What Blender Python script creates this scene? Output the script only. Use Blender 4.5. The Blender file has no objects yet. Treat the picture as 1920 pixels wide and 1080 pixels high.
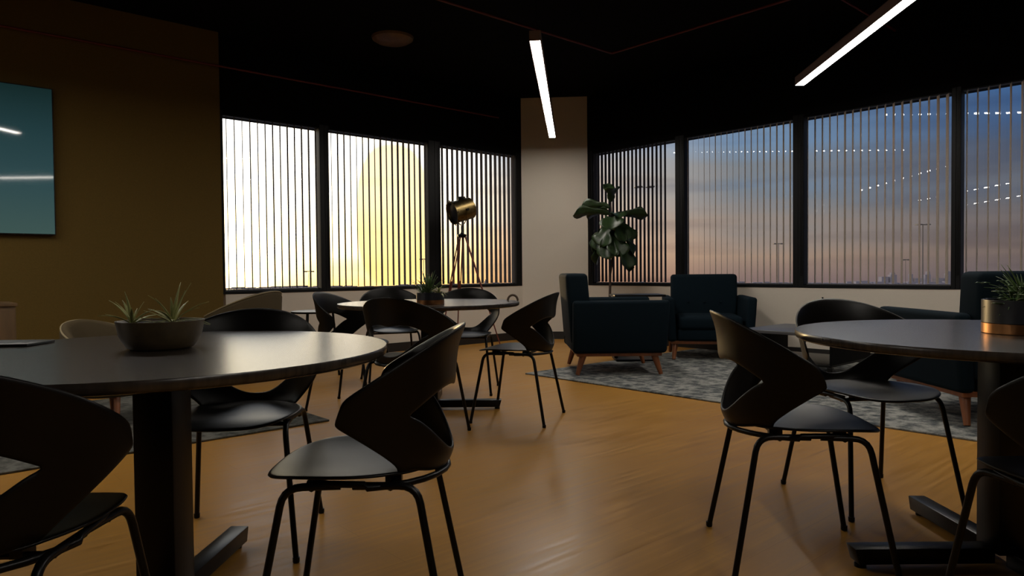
import bpy, bmesh, math, random
from mathutils import Vector, Matrix
random.seed(7)
PI = math.pi
C = bpy.context.scene.collection
SC = bpy.context.scene
EYE = 0.95

# ------------------------------------------------------------------ camera
cam_d = bpy.data.cameras.new('camera'); cam = bpy.data.objects.new('camera', cam_d); C.objects.link(cam)
cam_d.sensor_width = 36.0; cam_d.lens = 36.0*1320/1920
cam_d.clip_start = 0.05; cam_d.clip_end = 60000
cam.matrix_world = (Matrix.Translation((0, 0, EYE)) @ Matrix.Rotation(math.radians(90-1.38), 4, 'X')
                    @ Matrix.Rotation(math.radians(-0.54), 4, 'Z'))
SC.camera = cam
SC.view_settings.view_transform = 'Standard'; SC.view_settings.look = 'None'
SC.view_settings.exposure = 0.0; SC.view_settings.gamma = 1.0; SC.view_settings.use_curve_mapping = False

# ------------------------------------------------------------------ node helpers
class NT:
    def __init__(s, tree): s.t = tree; s.t.nodes.clear()
    def n(s, typ, **kw):
        nd = s.t.nodes.new(typ)
        for k, v in kw.items(): setattr(nd, k, v)
        return nd
    def l(s, a, b): s.t.links.new(a, b)
    def math(s, op, a, b=None, c=None, clamp=False):
        nd = s.n('ShaderNodeMath', operation=op); nd.use_clamp = clamp
        for i, v in enumerate((a, b, c)):
            if v is None: continue
            if isinstance(v, (int, float)): nd.inputs[i].default_value = v
            else: s.l(v, nd.inputs[i])
        return nd.outputs[0]
    def ramp(s, fac, stops):
        r = s.n('ShaderNodeValToRGB'); e = r.color_ramp.elements
        while len(e) < len(stops): e.new(0.5)
        for el, (p, c) in zip(e, stops): el.position = p; el.color = (*c, 1)
        s.l(fac, r.inputs[0]); return r.outputs[0]
    def mix(s, fac, a, b, blend='MIX'):
        m = s.n('ShaderNodeMix', data_type='RGBA', blend_type=blend)
        for i, v in ((0, fac), (6, a), (7, b)):
            if isinstance(v, (int, float)): m.inputs[i].default_value = v
            elif isinstance(v, tuple): m.inputs[i].default_value = (*v, 1)
            else: s.l(v, m.inputs[i])
        return m.outputs[2]
def lin(r, g, b):
    f = lambda c: (c/255/12.92) if c/255 <= 0.04045 else ((c/255+0.055)/1.055)**2.4
    return (f(r), f(g), f(b))

# ------------------------------------------------------------------ world: sunset sky
SUN_AZ = math.radians(-22.0); SUN_EL = math.radians(2.0)
W = bpy.data.worlds.new('dusk_sky'); SC.world = W; W.use_nodes = True
t = NT(W.node_tree)
tc = t.n('ShaderNodeTexCoord'); sp = t.n('ShaderNodeSeparateXYZ'); t.l(tc.outputs['Generated'], sp.inputs[0])
X, Y, Z = sp.outputs
hor = t.math('SQRT', t.math('ADD', t.math('MULTIPLY', X, X), t.math('MULTIPLY', Y, Y)))
el = t.math('DIVIDE', Z, t.math('MAXIMUM', hor, 0.02))
az = t.math('ARCTAN2', X, Y)
# cloud bands wobble the gradient
mp = t.n('ShaderNodeMapping'); mp.inputs['Scale'].default_value = (1.3, 1.3, 7.5); t.l(tc.outputs['Generated'], mp.inputs[0])
nz = t.n('ShaderNodeTexNoise'); nz.inputs['Scale'].default_value = 2.6; nz.inputs['Detail'].default_value = 5; nz.inputs['Roughness'].default_value = .5
t.l(mp.outputs[0], nz.inputs[0])
wob = t.math('MULTIPLY', t.math('SUBTRACT', nz.outputs[0], 0.5), 0.17)
e2 = t.math('DIVIDE', t.math('ADD', t.math('ADD', el, 0.016), t.math('MULTIPLY', wob, t.math('MINIMUM', t.math('MULTIPLY', t.math('MAXIMUM', el, 0.0), 12.0), 1.0))), 0.4, clamp=True)
R0 = t.ramp(e2, [(0.0, (3.0, 1.7, .42)), (0.10, (3.6, 2.4, .95)), (0.3, (3.8, 3.2, 2.3)), (0.6, (3.2, 3.1, 3.0)), (1.0, (.7, .8, .95))])
R1 = t.ramp(e2, [(0.0, lin(215, 160, 120)), (0.12, lin(255, 205, 165)), (0.3, lin(240, 218, 196)), (0.52, lin(205, 216, 230)), (1.0, lin(120, 140, 175))])
R2 = t.ramp(e2, [(0.0, lin(140, 116, 112)), (0.09, lin(172, 145, 126)), (0.2, lin(150, 142, 138)), (0.33, lin(128, 136, 146)), (0.48, lin(120, 148, 180)), (1.0, lin(60, 85, 125))])
R3 = t.ramp(e2, [(0.0, lin(112, 100, 104)), (0.10, lin(130, 113, 106)), (0.25, lin(112, 113, 120)), (0.42, lin(88, 104, 130)), (0.6, lin(72, 106, 152)), (1.0, lin(40, 62, 100))])
def sm(a, b):
    m = t.n('ShaderNodeMapRange', interpolation_type='SMOOTHSTEP')
    m.inputs['From Min'].default_value = math.radians(a); m.inputs['From Max'].default_value = math.radians(b)
    t.l(az, m.inputs['Value']); return m.outputs[0]
col = t.mix(sm(-9, 1), R0, R1)
col = t.mix(sm(3, 19), col, R2)
col = t.mix(sm(19, 35), col, R3)
# grey cloud streaks
n2 = t.n('ShaderNodeTexNoise'); n2.inputs['Scale'].default_value = 3.2; n2.inputs['Detail'].default_value = 6
mp2 = t.n('ShaderNodeMapping'); mp2.inputs['Scale'].default_value = (1.0, 1.0, 9.0); mp2.inputs['Location'].default_value = (3, 1, 0); t.l(tc.outputs['Generated'], mp2.inputs[0]); t.l(mp2.outputs[0], n2.inputs[0])
col = t.mix(1.0, col, t.ramp(n2.outputs[0], [(.36, (.76, .76, .80)), (.52, (1, 1, 1)), (.68, (1.0, 1.0, 1.0))]), 'MULTIPLY')
# sky brightness round the sun itself
sv = Vector((math.sin(SUN_AZ)*math.cos(SUN_EL), math.cos(SUN_AZ)*math.cos(SUN_EL), math.sin(SUN_EL)))
dp = t.n('ShaderNodeVectorMath', operation='DOT_PRODUCT'); dp.inputs[1].default_value = sv; t.l(tc.outputs['Generated'], dp.inputs[0])
dd = t.math('SUBTRACT', 1.0, dp.outputs['Value'])
glow = t.math('MULTIPLY', t.math('POWER', 2.718, t.math('MULTIPLY', dd, -1.0/0.0020)), 4.0)
wide = t.math('MULTIPLY', t.math('POWER', 2.718, t.math('MULTIPLY', dd, -1.0/0.016)), .7)
col = t.mix(1.0, col, t.mix(1.0, (1, .80, .42), glow, 'MULTIPLY'), 'ADD')
col = t.mix(1.0, col, t.mix(1.0, (1, .85, .45), wide, 'MULTIPLY'), 'ADD')
# yellow glare patch painted into the sky, seen through the second window
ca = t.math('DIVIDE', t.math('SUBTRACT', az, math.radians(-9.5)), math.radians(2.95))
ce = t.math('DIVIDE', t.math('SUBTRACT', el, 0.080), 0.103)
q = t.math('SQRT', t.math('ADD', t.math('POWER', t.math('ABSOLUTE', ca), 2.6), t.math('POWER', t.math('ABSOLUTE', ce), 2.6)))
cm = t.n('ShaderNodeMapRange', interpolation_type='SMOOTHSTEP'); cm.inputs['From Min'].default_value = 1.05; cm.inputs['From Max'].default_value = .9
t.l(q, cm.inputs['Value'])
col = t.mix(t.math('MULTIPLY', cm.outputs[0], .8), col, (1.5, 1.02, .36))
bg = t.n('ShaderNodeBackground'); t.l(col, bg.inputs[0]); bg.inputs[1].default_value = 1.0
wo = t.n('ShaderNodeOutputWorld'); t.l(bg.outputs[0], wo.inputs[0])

sd = bpy.data.lights.new('evening_sun', 'SUN'); sd.energy = .9; sd.color = (1, .66, .30); sd.angle = math.radians(0.6)
so = bpy.data.objects.new('evening_sun', sd); C.objects.link(so)
so.rotation_euler = (-sv).to_track_quat('-Z', 'Y').to_euler()

# ------------------------------------------------------------------ materials
def mat(name, base, rough=.5, metal=0, spec=.5, bump=0, bscale=80, var=0, emis=None, estr=0, coat=0, stretch=None):
    m = bpy.data.materials.new(name); m.use_nodes = True; k = NT(m.node_tree)
    b = k.n('ShaderNodeBsdfPrincipled'); o = k.n('ShaderNodeOutputMaterial'); k.l(b.outputs[0], o.inputs[0])
    b.inputs['Base Color'].default_value = (*base, 1); b.inputs['Roughness'].default_value = rough
    b.inputs['Metallic'].default_value = metal; b.inputs['Specular IOR Level'].default_value = spec
    b.inputs['Coat Weight'].default_value = coat
    if emis: b.inputs['Emission Color'].default_value = (*emis, 1); b.inputs['Emission Strength'].default_value = estr
    if bump or var:
        c = k.n('ShaderNodeTexCoord'); mpn = k.n('ShaderNodeMapping'); k.l(c.outputs['Object'], mpn.inputs[0])
        if stretch: mpn.inputs['Scale'].default_value = stretch
        n = k.n('ShaderNodeTexNoise'); n.inputs['Scale'].default_value = bscale; n.inputs['Detail'].default_value = 4
        k.l(mpn.outputs[0], n.inputs[0])
        if bump:
            bp = k.n('ShaderNodeBump'); bp.inputs['Strength'].default_value = bump; bp.inputs['Distance'].default_value = .002
            k.l(n.outputs[0], bp.inputs['Height']); k.l(bp.outputs[0], b.inputs['Normal'])
        if var:
            lo = tuple(max(0, x*(1-var)) for x in base); hi = tuple(x*(1+var) for x in base)
            k.l(k.ramp(n.outputs[0], [(.3, lo), (.7, hi)]), b.inputs['Base Color'])
    return m
M = {}
M['plastic'] = mat('black_moulded_plastic', (.0028, .0022, .0017), .38, spec=.22, bump=.08, bscale=500)
M['metal'] = mat('black_powder_coat', (.002, .0018, .0016), .33, spec=.22, bump=.05, bscale=600)
M['frame'] = mat('black_window_frame', (.003, .003, .0035), .5, spec=.2, bump=.03)
M['ceiling'] = mat('black_ceiling_paint', (.0009, .0008, .0008), .95, spec=.1, bump=.2, bscale=60)
M['bulkhead'] = mat('black_bulkhead_paint', (.002, .0018, .0018), .9, spec=.1, bump=.1, bscale=60)
M['cream'] = mat('cream_wall_paint', (.56, .50, .425), .8, bump=.06, bscale=120, var=.02)
M['glow_brown_wall'] = mat('brown_wall_paint_with_sun_glow', (.115, .071, .014), .75, spec=.2, bump=.08, bscale=90, var=.08)  # even brown, raised to carry the glow round the sun in the wall colour
M['backwall'] = mat('dark_grey_wall_paint', (.05, .045, .04), .85, bump=.08)
M['skirting'] = mat('black_skirting', (.008, .007, .007), .5, bump=.03)
M['red'] = mat('dark_red_pipe', (.10, .004, .005), .5, bump=.03)
M['housing'] = mat('grey_brown_lamp_housing', (.22, .16, .15), .45, bump=.03)
M['navy'] = mat('dark_teal_fabric', (.0016, .0068, .0115), .85, spec=.12, bump=.5, bscale=700, var=.25)
M['walnut'] = mat('walnut_wood', (.20, .065, .022), .4, bump=.1, bscale=14, var=.35, stretch=(1, 1, .15))
M['brass'] = mat('aged_brass', (.20, .145, .06), .35, metal=1, bump=.1, bscale=30, var=.3)
M['copper'] = mat('brushed_copper_band', (.42, .20, .08), .3, metal=1, bump=.05, bscale=60)
M['darkpot'] = mat('dark_grey_pot', (.012, .013, .017), .35, bump=.05)
M['bowl'] = mat('weathered_brown_bowl', (.07, .048, .022), .45, bump=.3, bscale=30, var=.25)
M['soil'] = mat('potting_soil', (.02, .013, .008), .95, bump=1, bscale=150, var=.4)
M['redwood'] = mat('mahogany_tripod_wood', (.10, .018, .010), .4, bump=.05, bscale=20, var=.3)
M['leaf'] = mat('fig_leaf', (.014, .030, .008), .4, bump=.3, bscale=30, var=.45)
M['grass'] = mat('grassy_leaf', (.055, .10, .026), .45, bump=.1, bscale=30, var=.4)
M['spider'] = mat('pale_spider_leaf', (.32, .33, .12), .5, bump=.1, bscale=20, var=.3)
M['stem'] = mat('brown_stem', (.035, .018, .010), .7, bump=.4, bscale=60, var=.3)
M['olive'] = mat('olive_brown_fabric', (.060, .042, .018), .8, spec=.3, bump=.4, bscale=500, var=.2)
M['piping'] = mat('tan_piping', (.25, .20, .11), .6, bump=.1)
M['coffee_side'] = mat('black_coffee_table_panel', (.003, .003, .003), .7, spec=.1, bump=.03)
M['greytop'] = mat('grey_laminate', (.07, .07, .075), .35, bump=.03)
M['oak'] = mat('mid_brown_cabinet_wood', (.12, .065, .025), .5, bump=.1, bscale=12, var=.3, stretch=(1, 1, .2))
M['rail'] = mat('grey_aluminium_rail', (.20, .19, .19), .4, metal=.6, bump=.03)
def vane_mat(name, c):
    m = bpy.data.materials.new(name); m.use_nodes = True; k = NT(m.node_tree)
    tcn = k.n('ShaderNodeTexCoord'); n = k.n('ShaderNodeTexNoise'); n.inputs['Scale'].default_value = 60; k.l(tcn.outputs['Object'], n.inputs[0])
    cr = k.ramp(n.outputs[0], [(.3, tuple(x*.92 for x in c)), (.7, tuple(x*1.08 for x in c))])
    d = k.n('ShaderNodeBsdfDiffuse'); k.l(cr, d.inputs[0]); tl = k.n('ShaderNodeBsdfTranslucent'); k.l(cr, tl.inputs[0])
    mx = k.n('ShaderNodeMixShader'); mx.inputs[0].default_value = .45; k.l(d.outputs[0], mx.inputs[1]); k.l(tl.outputs[0], mx.inputs[2])
    o = k.n('ShaderNodeOutputMaterial'); k.l(mx.outputs[0], o.inputs[0]); return m
M['vane'] = vane_mat('taupe_blind_vane', (.50, .45, .41)); M['vane_shaded'] = vane_mat('shaded_blind_vane', (.13, .115, .115))  # same blind fabric twice; the second has its shade put into the colour
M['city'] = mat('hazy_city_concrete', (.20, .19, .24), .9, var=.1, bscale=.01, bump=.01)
M['mast'] = mat('galvanised_mast', (.10, .09, .09), .6, bump=.03)
M['arch'] = mat('brown_leather', (.10, .065, .04), .6, bump=.3, bscale=120, var=.2)
M['white'] = mat('white_plastic', (.6, .58, .55), .4, bump=.02)
M['screw'] = mat('dark_metal_knob', (.02, .02, .02), .3, metal=1, bump=.02)
M['lamp'] = mat('lit_opal_diffuser', (.8, .8, .8), .4, emis=(1, .93, .83), estr=52, bump=.01)
M['bezel'] = mat('screen_bezel', (.006, .006, .007), .4, bump=.02)

def table_mat(name, a, b, rough):
    m = bpy.data.materials.new(name); m.use_nodes = True; k = NT(m.node_tree)
    p = k.n('ShaderNodeBsdfPrincipled'); o = k.n('ShaderNodeOutputMaterial'); k.l(p.outputs[0], o.inputs[0])
    c = k.n('ShaderNodeTexCoord'); mp_ = k.n('ShaderNodeMapping'); mp_.inputs['Scale'].default_value = (1.2, 22, 1); k.l(c.outputs['Object'], mp_.inputs[0])
    n = k.n('ShaderNodeTexNoise'); n.inputs['Scale'].default_value = 3.5; n.inputs['Detail'].default_value = 7; k.l(mp_.outputs[0], n.inputs[0])
    k.l(k.ramp(n.outputs[0], [(.3, a), (.7, b)]), p.inputs['Base Color']); p.inputs['Roughness'].default_value = rough
    bp = k.n('ShaderNodeBump'); bp.inputs['Strength'].default_value = .08; bp.inputs['Distance'].default_value = .0008
    k.l(n.outputs[0], bp.inputs['Height']); k.l(bp.outputs[0], p.inputs['Normal'])
    return m
M['tabletop'] = table_mat('dark_brown_laminate', (.022, .017, .013), (.045, .034, .026), .27)

def floor_mat():
    m = bpy.data.materials.new('oak_plank_vinyl'); m.use_nodes = True; k = NT(m.node_tree)
    p = k.n('ShaderNodeBsdfPrincipled'); o = k.n('ShaderNodeOutputMaterial'); k.l(p.outputs[0], o.inputs[0])
    c = k.n('ShaderNodeTexCoord'); mp_ = k.n('ShaderNodeMapping'); mp_.inputs['Rotation'].default_value = (0, 0, math.radians(-41.6))
    k.l(c.outputs['Object'], mp_.inputs[0])
    br = k.n('ShaderNodeTexBrick'); br.offset = .37; br.inputs['Scale'].default_value = 1.0
    br.inputs['Brick Width'].default_value = 1.25; br.inputs['Row Height'].default_value = .15
    br.inputs['Mortar Size'].default_value = .0008; br.inputs['Mortar Smooth'].default_value = .3
    br.inputs['Color1'].default_value = (0, 0, 0, 1); br.inputs['Color2'].default_value = (1, 1, 1, 1); br.inputs['Mortar'].default_value = (.5, .5, .5, 1)
    k.l(mp_.outputs[0], br.inputs[0])
    m2 = k.n('ShaderNodeMapping'); m2.inputs['Scale'].default_value = (1.5, 26, 1); k.l(mp_.outputs[0], m2.inputs[0])
    n = k.n('ShaderNodeTexNoise'); n.inputs['Scale'].default_value = 1.6; n.inputs['Detail'].default_value = 5; n.inputs['Roughness'].default_value = .5; k.l(m2.outputs[0], n.inputs[0])
    grain = k.ramp(n.outputs[0], [(.2, (.29, .138, .023)), (.5, (.36, .175, .032)), (.8, (.46, .235, .046))])
    tone = k.mix(k.math('MULTIPLY', br.outputs[0], .30), grain, (.30, .140, .026))
    final = k.mix(br.outputs['Fac'], tone, (.22, .105, .022))
    k.l(final, p.inputs['Base Color']); p.inputs['Specular IOR Level'].default_value = .24
    k.l(k.ramp(n.outputs[0], [(.3, (.29,)*3), (.7, (.44,)*3)]), p.inputs['Roughness'])
    n3 = k.n('ShaderNodeTexNoise'); n3.inputs['Scale'].default_value = 6; k.l(mp_.outputs[0], n3.inputs[0])
    hh = k.math('SUBTRACT', k.math('ADD', k.math('MULTIPLY', n.outputs[0], .5), k.math('MULTIPLY', n3.outputs[0], 1.5)), k.math('MULTIPLY', br.outputs['Fac'], 1.0))
    bp = k.n('ShaderNodeBump'); bp.inputs['Strength'].default_value = .16; bp.inputs['Distance'].default_value = .002
    k.l(hh, bp.inputs['Height']); k.l(bp.outputs[0], p.inputs['Normal'])
    return m
M['floor'] = floor_mat()

def rug_mat(name, cols, scale):
    m = bpy.data.materials.new(name); m.use_nodes = True; k = NT(m.node_tree)
    p = k.n('ShaderNodeBsdfPrincipled'); o = k.n('ShaderNodeOutputMaterial'); k.l(p.outputs[0], o.inputs[0])
    c = k.n('ShaderNodeTexCoord')
    n = k.n('ShaderNodeTexNoise'); n.inputs['Scale'].default_value = scale; n.inputs['Detail'].default_value = 8; n.inputs['Roughness'].default_value = .75; k.l(c.outputs['Object'], n.inputs[0])
    v = k.n('ShaderNodeTexVoronoi'); v.inputs['Scale'].default_value = scale*.6; k.l(c.outputs['Object'], v.inputs[0])
    f = k.math('ADD', k.math('MULTIPLY', n.outputs[0], .8), k.math('MULTIPLY', v.outputs[0], .25))
    k.l(k.ramp(f, [(.38, cols[0]), (.5, cols[1]), (.62, cols[2])]), p.inputs['Base Color'])
    p.inputs['Roughness'].default_value = .95; p.inputs['Specular IOR Level'].default_value = .1
    n2 = k.n('ShaderNodeTexNoise'); n2.inputs['Scale'].default_value = 400; k.l(c.outputs['Object'], n2.inputs[0])
    bp = k.n('ShaderNodeBump'); bp.inputs['Strength'].default_value = .6; bp.inputs['Distance'].default_value = .004
    k.l(n2.outputs[0], bp.inputs['Height']); k.l(bp.outputs[0], p.inputs['Normal'])
    return m
M['rug_light'] = rug_mat('blue_grey_vintage_rug', [(.040, .048, .054), (.12, .125, .123), (.27, .27, .25)], 17)
M['rug_dark'] = rug_mat('grey_brown_rug', [(.045, .045, .042), (.09, .09, .08), (.15, .145, .13)], 24)

def glass_mat():
    m = bpy.data.materials.new('window_glass'); m.use_nodes = True; k = NT(m.node_tree)
    tr = k.n('ShaderNodeBsdfTransparent'); tr.inputs[0].default_value = (.96, .97, .97, 1)
    g = k.n('ShaderNodeBsdfGlossy'); g.inputs['Roughness'].default_value = 0.0; g.inputs['Color'].default_value = (.9, .9, .95, 1)
    lw = k.n('ShaderNodeLayerWeight'); lw.inputs[0].default_value = .5
    fr = k.math('ADD', k.math('MULTIPLY', k.math('POWER', lw.outputs['Facing'], 5.0), .95), .05)
    mx = k.n('ShaderNodeMixShader'); k.l(fr, mx.inputs[0]); k.l(tr.outputs[0], mx.inputs[1]); k.l(g.outputs[0], mx.inputs[2])
    o = k.n('ShaderNodeOutputMaterial'); k.l(mx.outputs[0], o.inputs[0]); return m
M['glass'] = glass_mat()

def screen_mat():
    m = bpy.data.materials.new('lit_display_teal'); m.use_nodes = True; k = NT(m.node_tree)
    p = k.n('ShaderNodeBsdfPrincipled'); o = k.n('ShaderNodeOutputMaterial'); k.l(p.outputs[0], o.inputs[0])
    p.inputs['Base Color'].default_value = (.01, .012, .012, 1); p.inputs['Roughness'].default_value = .04
    c = k.n('ShaderNodeTexCoord'); s = k.n('ShaderNodeSeparateXYZ'); k.l(c.outputs['Object'], s.inputs[0])
    f = k.math('DIVIDE', s.outputs[2], 1.23)
    k.l(k.ramp(f, [(0, lin(64, 88, 84)), (.35, lin(48, 76, 80)), (.7, lin(34, 62, 66)), (1, lin(20, 42, 42))]), p.inputs['Emission Color'])
    p.inputs['Emission Strength'].default_value = .85
    return m
M['screen'] = screen_mat()

def ground_mat():
    m = bpy.data.materials.new('airfield_ground'); m.use_nodes = True; k = NT(m.node_tree)
    p = k.n('ShaderNodeBsdfPrincipled'); o = k.n('ShaderNodeOutputMaterial'); k.l(p.outputs[0], o.inputs[0])
    c = k.n('ShaderNodeTexCoord'); n = k.n('ShaderNodeTexNoise'); n.inputs['Scale'].default_value = .004; n.inputs['Detail'].default_value = 6
    k.l(c.outputs['Object'], n.inputs[0])
    k.l(k.ramp(n.outputs[0], [(.35, (.22, .20, .22)), (.65, (.42, .38, .38))]), p.inputs['Base Color']); p.inputs['Roughness'].default_value = .9
    p.inputs['Specular IOR Level'].default_value = .1
    return m
M['ground'] = ground_mat()

# ------------------------------------------------------------------ geometry helpers
def link(name, bm, m, parent=None, loc=(0, 0, 0), rz=0, smooth=True, angle=40):
    me = bpy.data.meshes.new(name); bm.normal_update(); bm.to_mesh(me); bm.free()
    o = bpy.data.objects.new(name, me); C.objects.link(o)
    me.materials.append(M[m] if isinstance(m, str) else m)
    o.location = loc; o.rotation_euler = (0, 0, rz)
    if parent: o.parent = parent
    if smooth:
        me.polygons.foreach_set('use_smooth', [True]*len(me.polygons))
        try: me.set_sharp_from_angle(angle=math.radians(angle))
        except Exception: pass
    return o
def tag(o, label=None, cat=None, group=None, kind=None):
    if label: o['label'] = label
    if cat: o['category'] = cat
    if group: o['group'] = group
    if kind: o['kind'] = kind
    return o
def empty(name, loc=(0, 0, 0), rz=0, label=None, cat=None, group=None, kind=None):
    o = bpy.data.objects.new(name, None); C.objects.link(o); o.location = loc; o.rotation_euler = (0, 0, rz)
    o.empty_display_size = .1
    return tag(o, label, cat, group, kind)
def kids(o): return [c for c in bpy.data.objects if c.parent == o]
def copy_tree(o, parent=None):
    c = o.copy(); C.objects.link(c); c.parent = parent
    for ch in kids(o): copy_tree(ch, c)
    return c
def box(bm, x0, x1, y0, y1, z0, z1, mtx=None, bev=0, seg=2):
    r = bmesh.ops.create_cube(bm, size=1)
    vs = r['verts']
    for v in vs:
        v.co = Vector(((x0+x1)/2+v.co.x*(x1-x0), (y0+y1)/2+v.co.y*(y1-y0), (z0+z1)/2+v.co.z*(z1-z0)))
    if bev:
        es = list({e for v in vs for e in v.link_edges})
        r2 = bmesh.ops.bevel(bm, geom=es, offset=bev, segments=seg, profile=.5, affect='EDGES')
        vs = [v for v in bm.verts if v.is_valid and v in set(r2['verts'])] if False else list({v for f in r2['faces'] for v in f.verts} | {v for v in vs if v.is_valid})
    if mtx is not None:
        for v in vs: v.co = mtx @ v.co
    return vs
def tube(bm, pts, r, n=10, round_=0.0, closed=False, radii=None, seg=5):
    pts = [Vector(p) for p in pts]
    if round_ and len(pts) > 2:
        out = []
        rng = range(len(pts)) if closed else range(1, len(pts)-1)
        if not closed: out.append(pts[0])
        for i in rng:
            a, b, c = pts[i-1], pts[i], pts[(i+1) % len(pts)]
            d1 = min(round_, (a-b).length*.48); d2 = min(round_, (c-b).length*.48)
            p0 = b+(a-b).normalized()*d1; p1 = b+(c-b).normalized()*d2
            for k in range(seg+1):
                u = k/seg; out.append(p0*(1-u)**2+b*2*u*(1-u)+p1*u*u)
        if not closed: out.append(pts[-1])
        pts = out; radii = None
    N = len(pts); rings = []; up = None
    for i, p in enumerate(pts):
        if closed: d = (pts[(i+1) % N]-pts[i-1]).normalized()
        else: d = (pts[min(i+1, N-1)]-pts[max(i-1, 0)]).normalized()
        if up is None:
            up = Vector((0, 0, 1)) if abs(d.z) < .9 else Vector((1, 0, 0))
        s = d.cross(up).normalized(); up = s.cross(d).normalized()
        rr = radii[i] if radii else r
        rings.append([bm.verts.new(p+(s*math.cos(2*PI*k/n)+up*math.sin(2*PI*k/n))*rr) for k in range(n)])
    for i in range(N if closed else N-1):
        a, b = rings[i], rings[(i+1) % N]
        for k in range(n): bm.faces.new((a[k], a[(k+1) % n], b[(k+1) % n], b[k]))
    if not closed:
        bm.faces.new(list(reversed(rings[0]))); bm.faces.new(rings[-1])
def lathe(bm, prof, n=32, center=(0, 0, 0)):
    cx, cy, cz = center; rings = []
    for r, z in prof:
        if r < 1e-5: rings.append([bm.verts.new((cx, cy, cz+z))])
        else: rings.append([bm.verts.new((cx+r*math.cos(2*PI*k/n), cy+r*math.sin(2*PI*k/n), cz+z)) for k in range(n)])
    for a, b in zip(rings, rings[1:]):
        for k in range(n):
            k2 = (k+1) % n
            if len(a) == 1 and len(b) == 1: continue
            if len(a) == 1: bm.faces.new((a[0], b[k2], b[k]))
            elif len(b) == 1: bm.faces.new((a[k], a[k2], b[0]))
            else: bm.faces.new((a[k], a[k2], b[k2], b[k]))
    bmesh.ops.recalc_face_normals(bm, faces=bm.faces)
def prism(bm, poly, z0, z1):
    lo = [bm.verts.new((x, y, z0)) for x, y in poly]; hi = [bm.verts.new((x, y, z1)) for x, y in poly]
    n = len(poly); bm.faces.new(list(reversed(lo))); bm.faces.new(hi)
    for i in range(n): bm.faces.new((lo[i], lo[(i+1) % n], hi[(i+1) % n], hi[i]))
    bmesh.ops.recalc_face_normals(bm, faces=bm.faces)
def baked(name, bm, m, parent, mods):
    """mesh with modifiers applied once"""
    o = link(name, bm, m, parent)
    for typ, kw in mods:
        md = o.modifiers.new(typ.lower(), typ)
        for k, v in kw.items(): setattr(md, k, v)
    dg = bpy.context.evaluated_depsgraph_get(); dg.update()
    me = bpy.data.meshes.new_from_object(o.evaluated_get(dg)); me.name = name
    o.modifiers.clear(); old = o.data; o.data = me; bpy.data.meshes.remove(old)
    me.polygons.foreach_set('use_smooth', [True]*len(me.polygons))
    return o
def struct(name, bm, m, parent=None, **kw):
    o = link(name, bm, m, parent, **kw)
    if parent is None: o['kind'] = 'structure'
    return o

# ------------------------------------------------------------------ room
ZS, ZH, ZC = .774, 2.548, 3.34        # sill, window head, ceiling
DL = Vector((math.sin(math.radians(47.83)), math.cos(math.radians(47.83)), 0))     # along the sunset-side wall, towards the corner
DR = Vector((math.sin(math.radians(137.96)), math.cos(math.radians(137.96)), 0))   # along the city-side wall, away from the corner
AL = Vector((-2.876, 7.07, 0)); AR = Vector((1.114, 9.67, 0))
NL = Vector((-DL.y, DL.x, 0)); NR = Vector((-DR.y, DR.x, 0))          # outward normals
def sL(u):  # where the line of sight through image column u meets the left window wall
    k = (u-960)/1320.0
    return (k*AL.y-AL.x)/(DL.x-k*DL.y)
def sR(u):
    k = (u-960)/1320.0
    return (k*AR.y-AR.x)/(DR.x-k*DR.y)
SL = [(sL(423), sL(603)), (sL(620), sL(806)), (sL(828), sL(969))]
SR = [(sR(1112), sR(1267)), (sR(1284), sR(1487)), (sR(1507), sR(1783)), (sR(1801), sR(1801)+1.4), (sR(1801)+1.52, sR(1801)+2.9)]
CL = AL+DL*sL(979.5); CR = AR+DR*sR(1103)
def fl(A, D, N): return Matrix(((D.x, N.x, 0, A.x), (D.y, N.y, 0, A.y), (0, 0, 1, 0), (0, 0, 0, 1)))
FL = fl(AL, DL, NL); FR = fl(AR, DR, NR)

FAR_L = AL-DL*11.5; FAR_R = AR+DR*17.0
corners = [(FAR_L.x-.3, -4.0), (FAR_R.x+.3, -4.0), (FAR_R.x+.3, FAR_R.y), (CR.x+.2, CR.y+.2), (CL.x-.2, CL.y+.2), (FAR_L.x-.3, FAR_L.y)]
bm = bmesh.new(); prism(bm, corners, -.12, 0); struct('floor', bm, 'floor', smooth=False)
bm = bmesh.new(); prism(bm, corners, ZC, ZC+.1); struct('ceiling', bm, 'ceiling', smooth=False)
s0 = SL[0][0]
bm = bmesh.new(); box(bm, s0, sL(979.5), 0, .10, 0, ZS-.03, FL); struct('wall_left', bm, 'cream', smooth=False)
bm = bmesh.new(); box(bm, -11.5, s0-.035, -.03, .22, 0, ZC, FL); struct('wall_side', bm, 'glow_brown_wall', smooth=False)
bm = bmesh.new(); box(bm, s0-.035, sL(979.5), 0, .22, ZH, ZC, FL); struct('trim_1', bm, 'bulkhead', smooth=False)
bm = bmesh.new(); box(bm, sR(1103), 17, 0, .10, 0, ZS-.03, FR); struct('wall_right', bm, 'cream', smooth=False)
bm = bmesh.new(); box(bm, sR(1103), 17, 0, .22, ZH, ZC, FR); struct('trim_2', bm, 'bulkhead', smooth=False)
bm = bmesh.new(); box(bm, SR[4][1]+.1, 17, 0, .22, ZS-.03, ZH, FR); struct('wall_end', bm, 'backwall', smooth=False)
dirc = (CR-CL).normalized(); nc = Vector((-dirc.y, dirc.x, 0))
bm = bmesh.new(); prism(bm, [(CL.x, CL.y), (CR.x, CR.y), (CR.x+NR.x*.22, CR.y+NR.y*.22), ((CL+CR)/2+nc*.5)[:2], (CL.x+NL.x*.22, CL.y+NL.y*.22)], 0, ZC)
struct('wall_corner', bm, 'cream', smooth=False)
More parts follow.
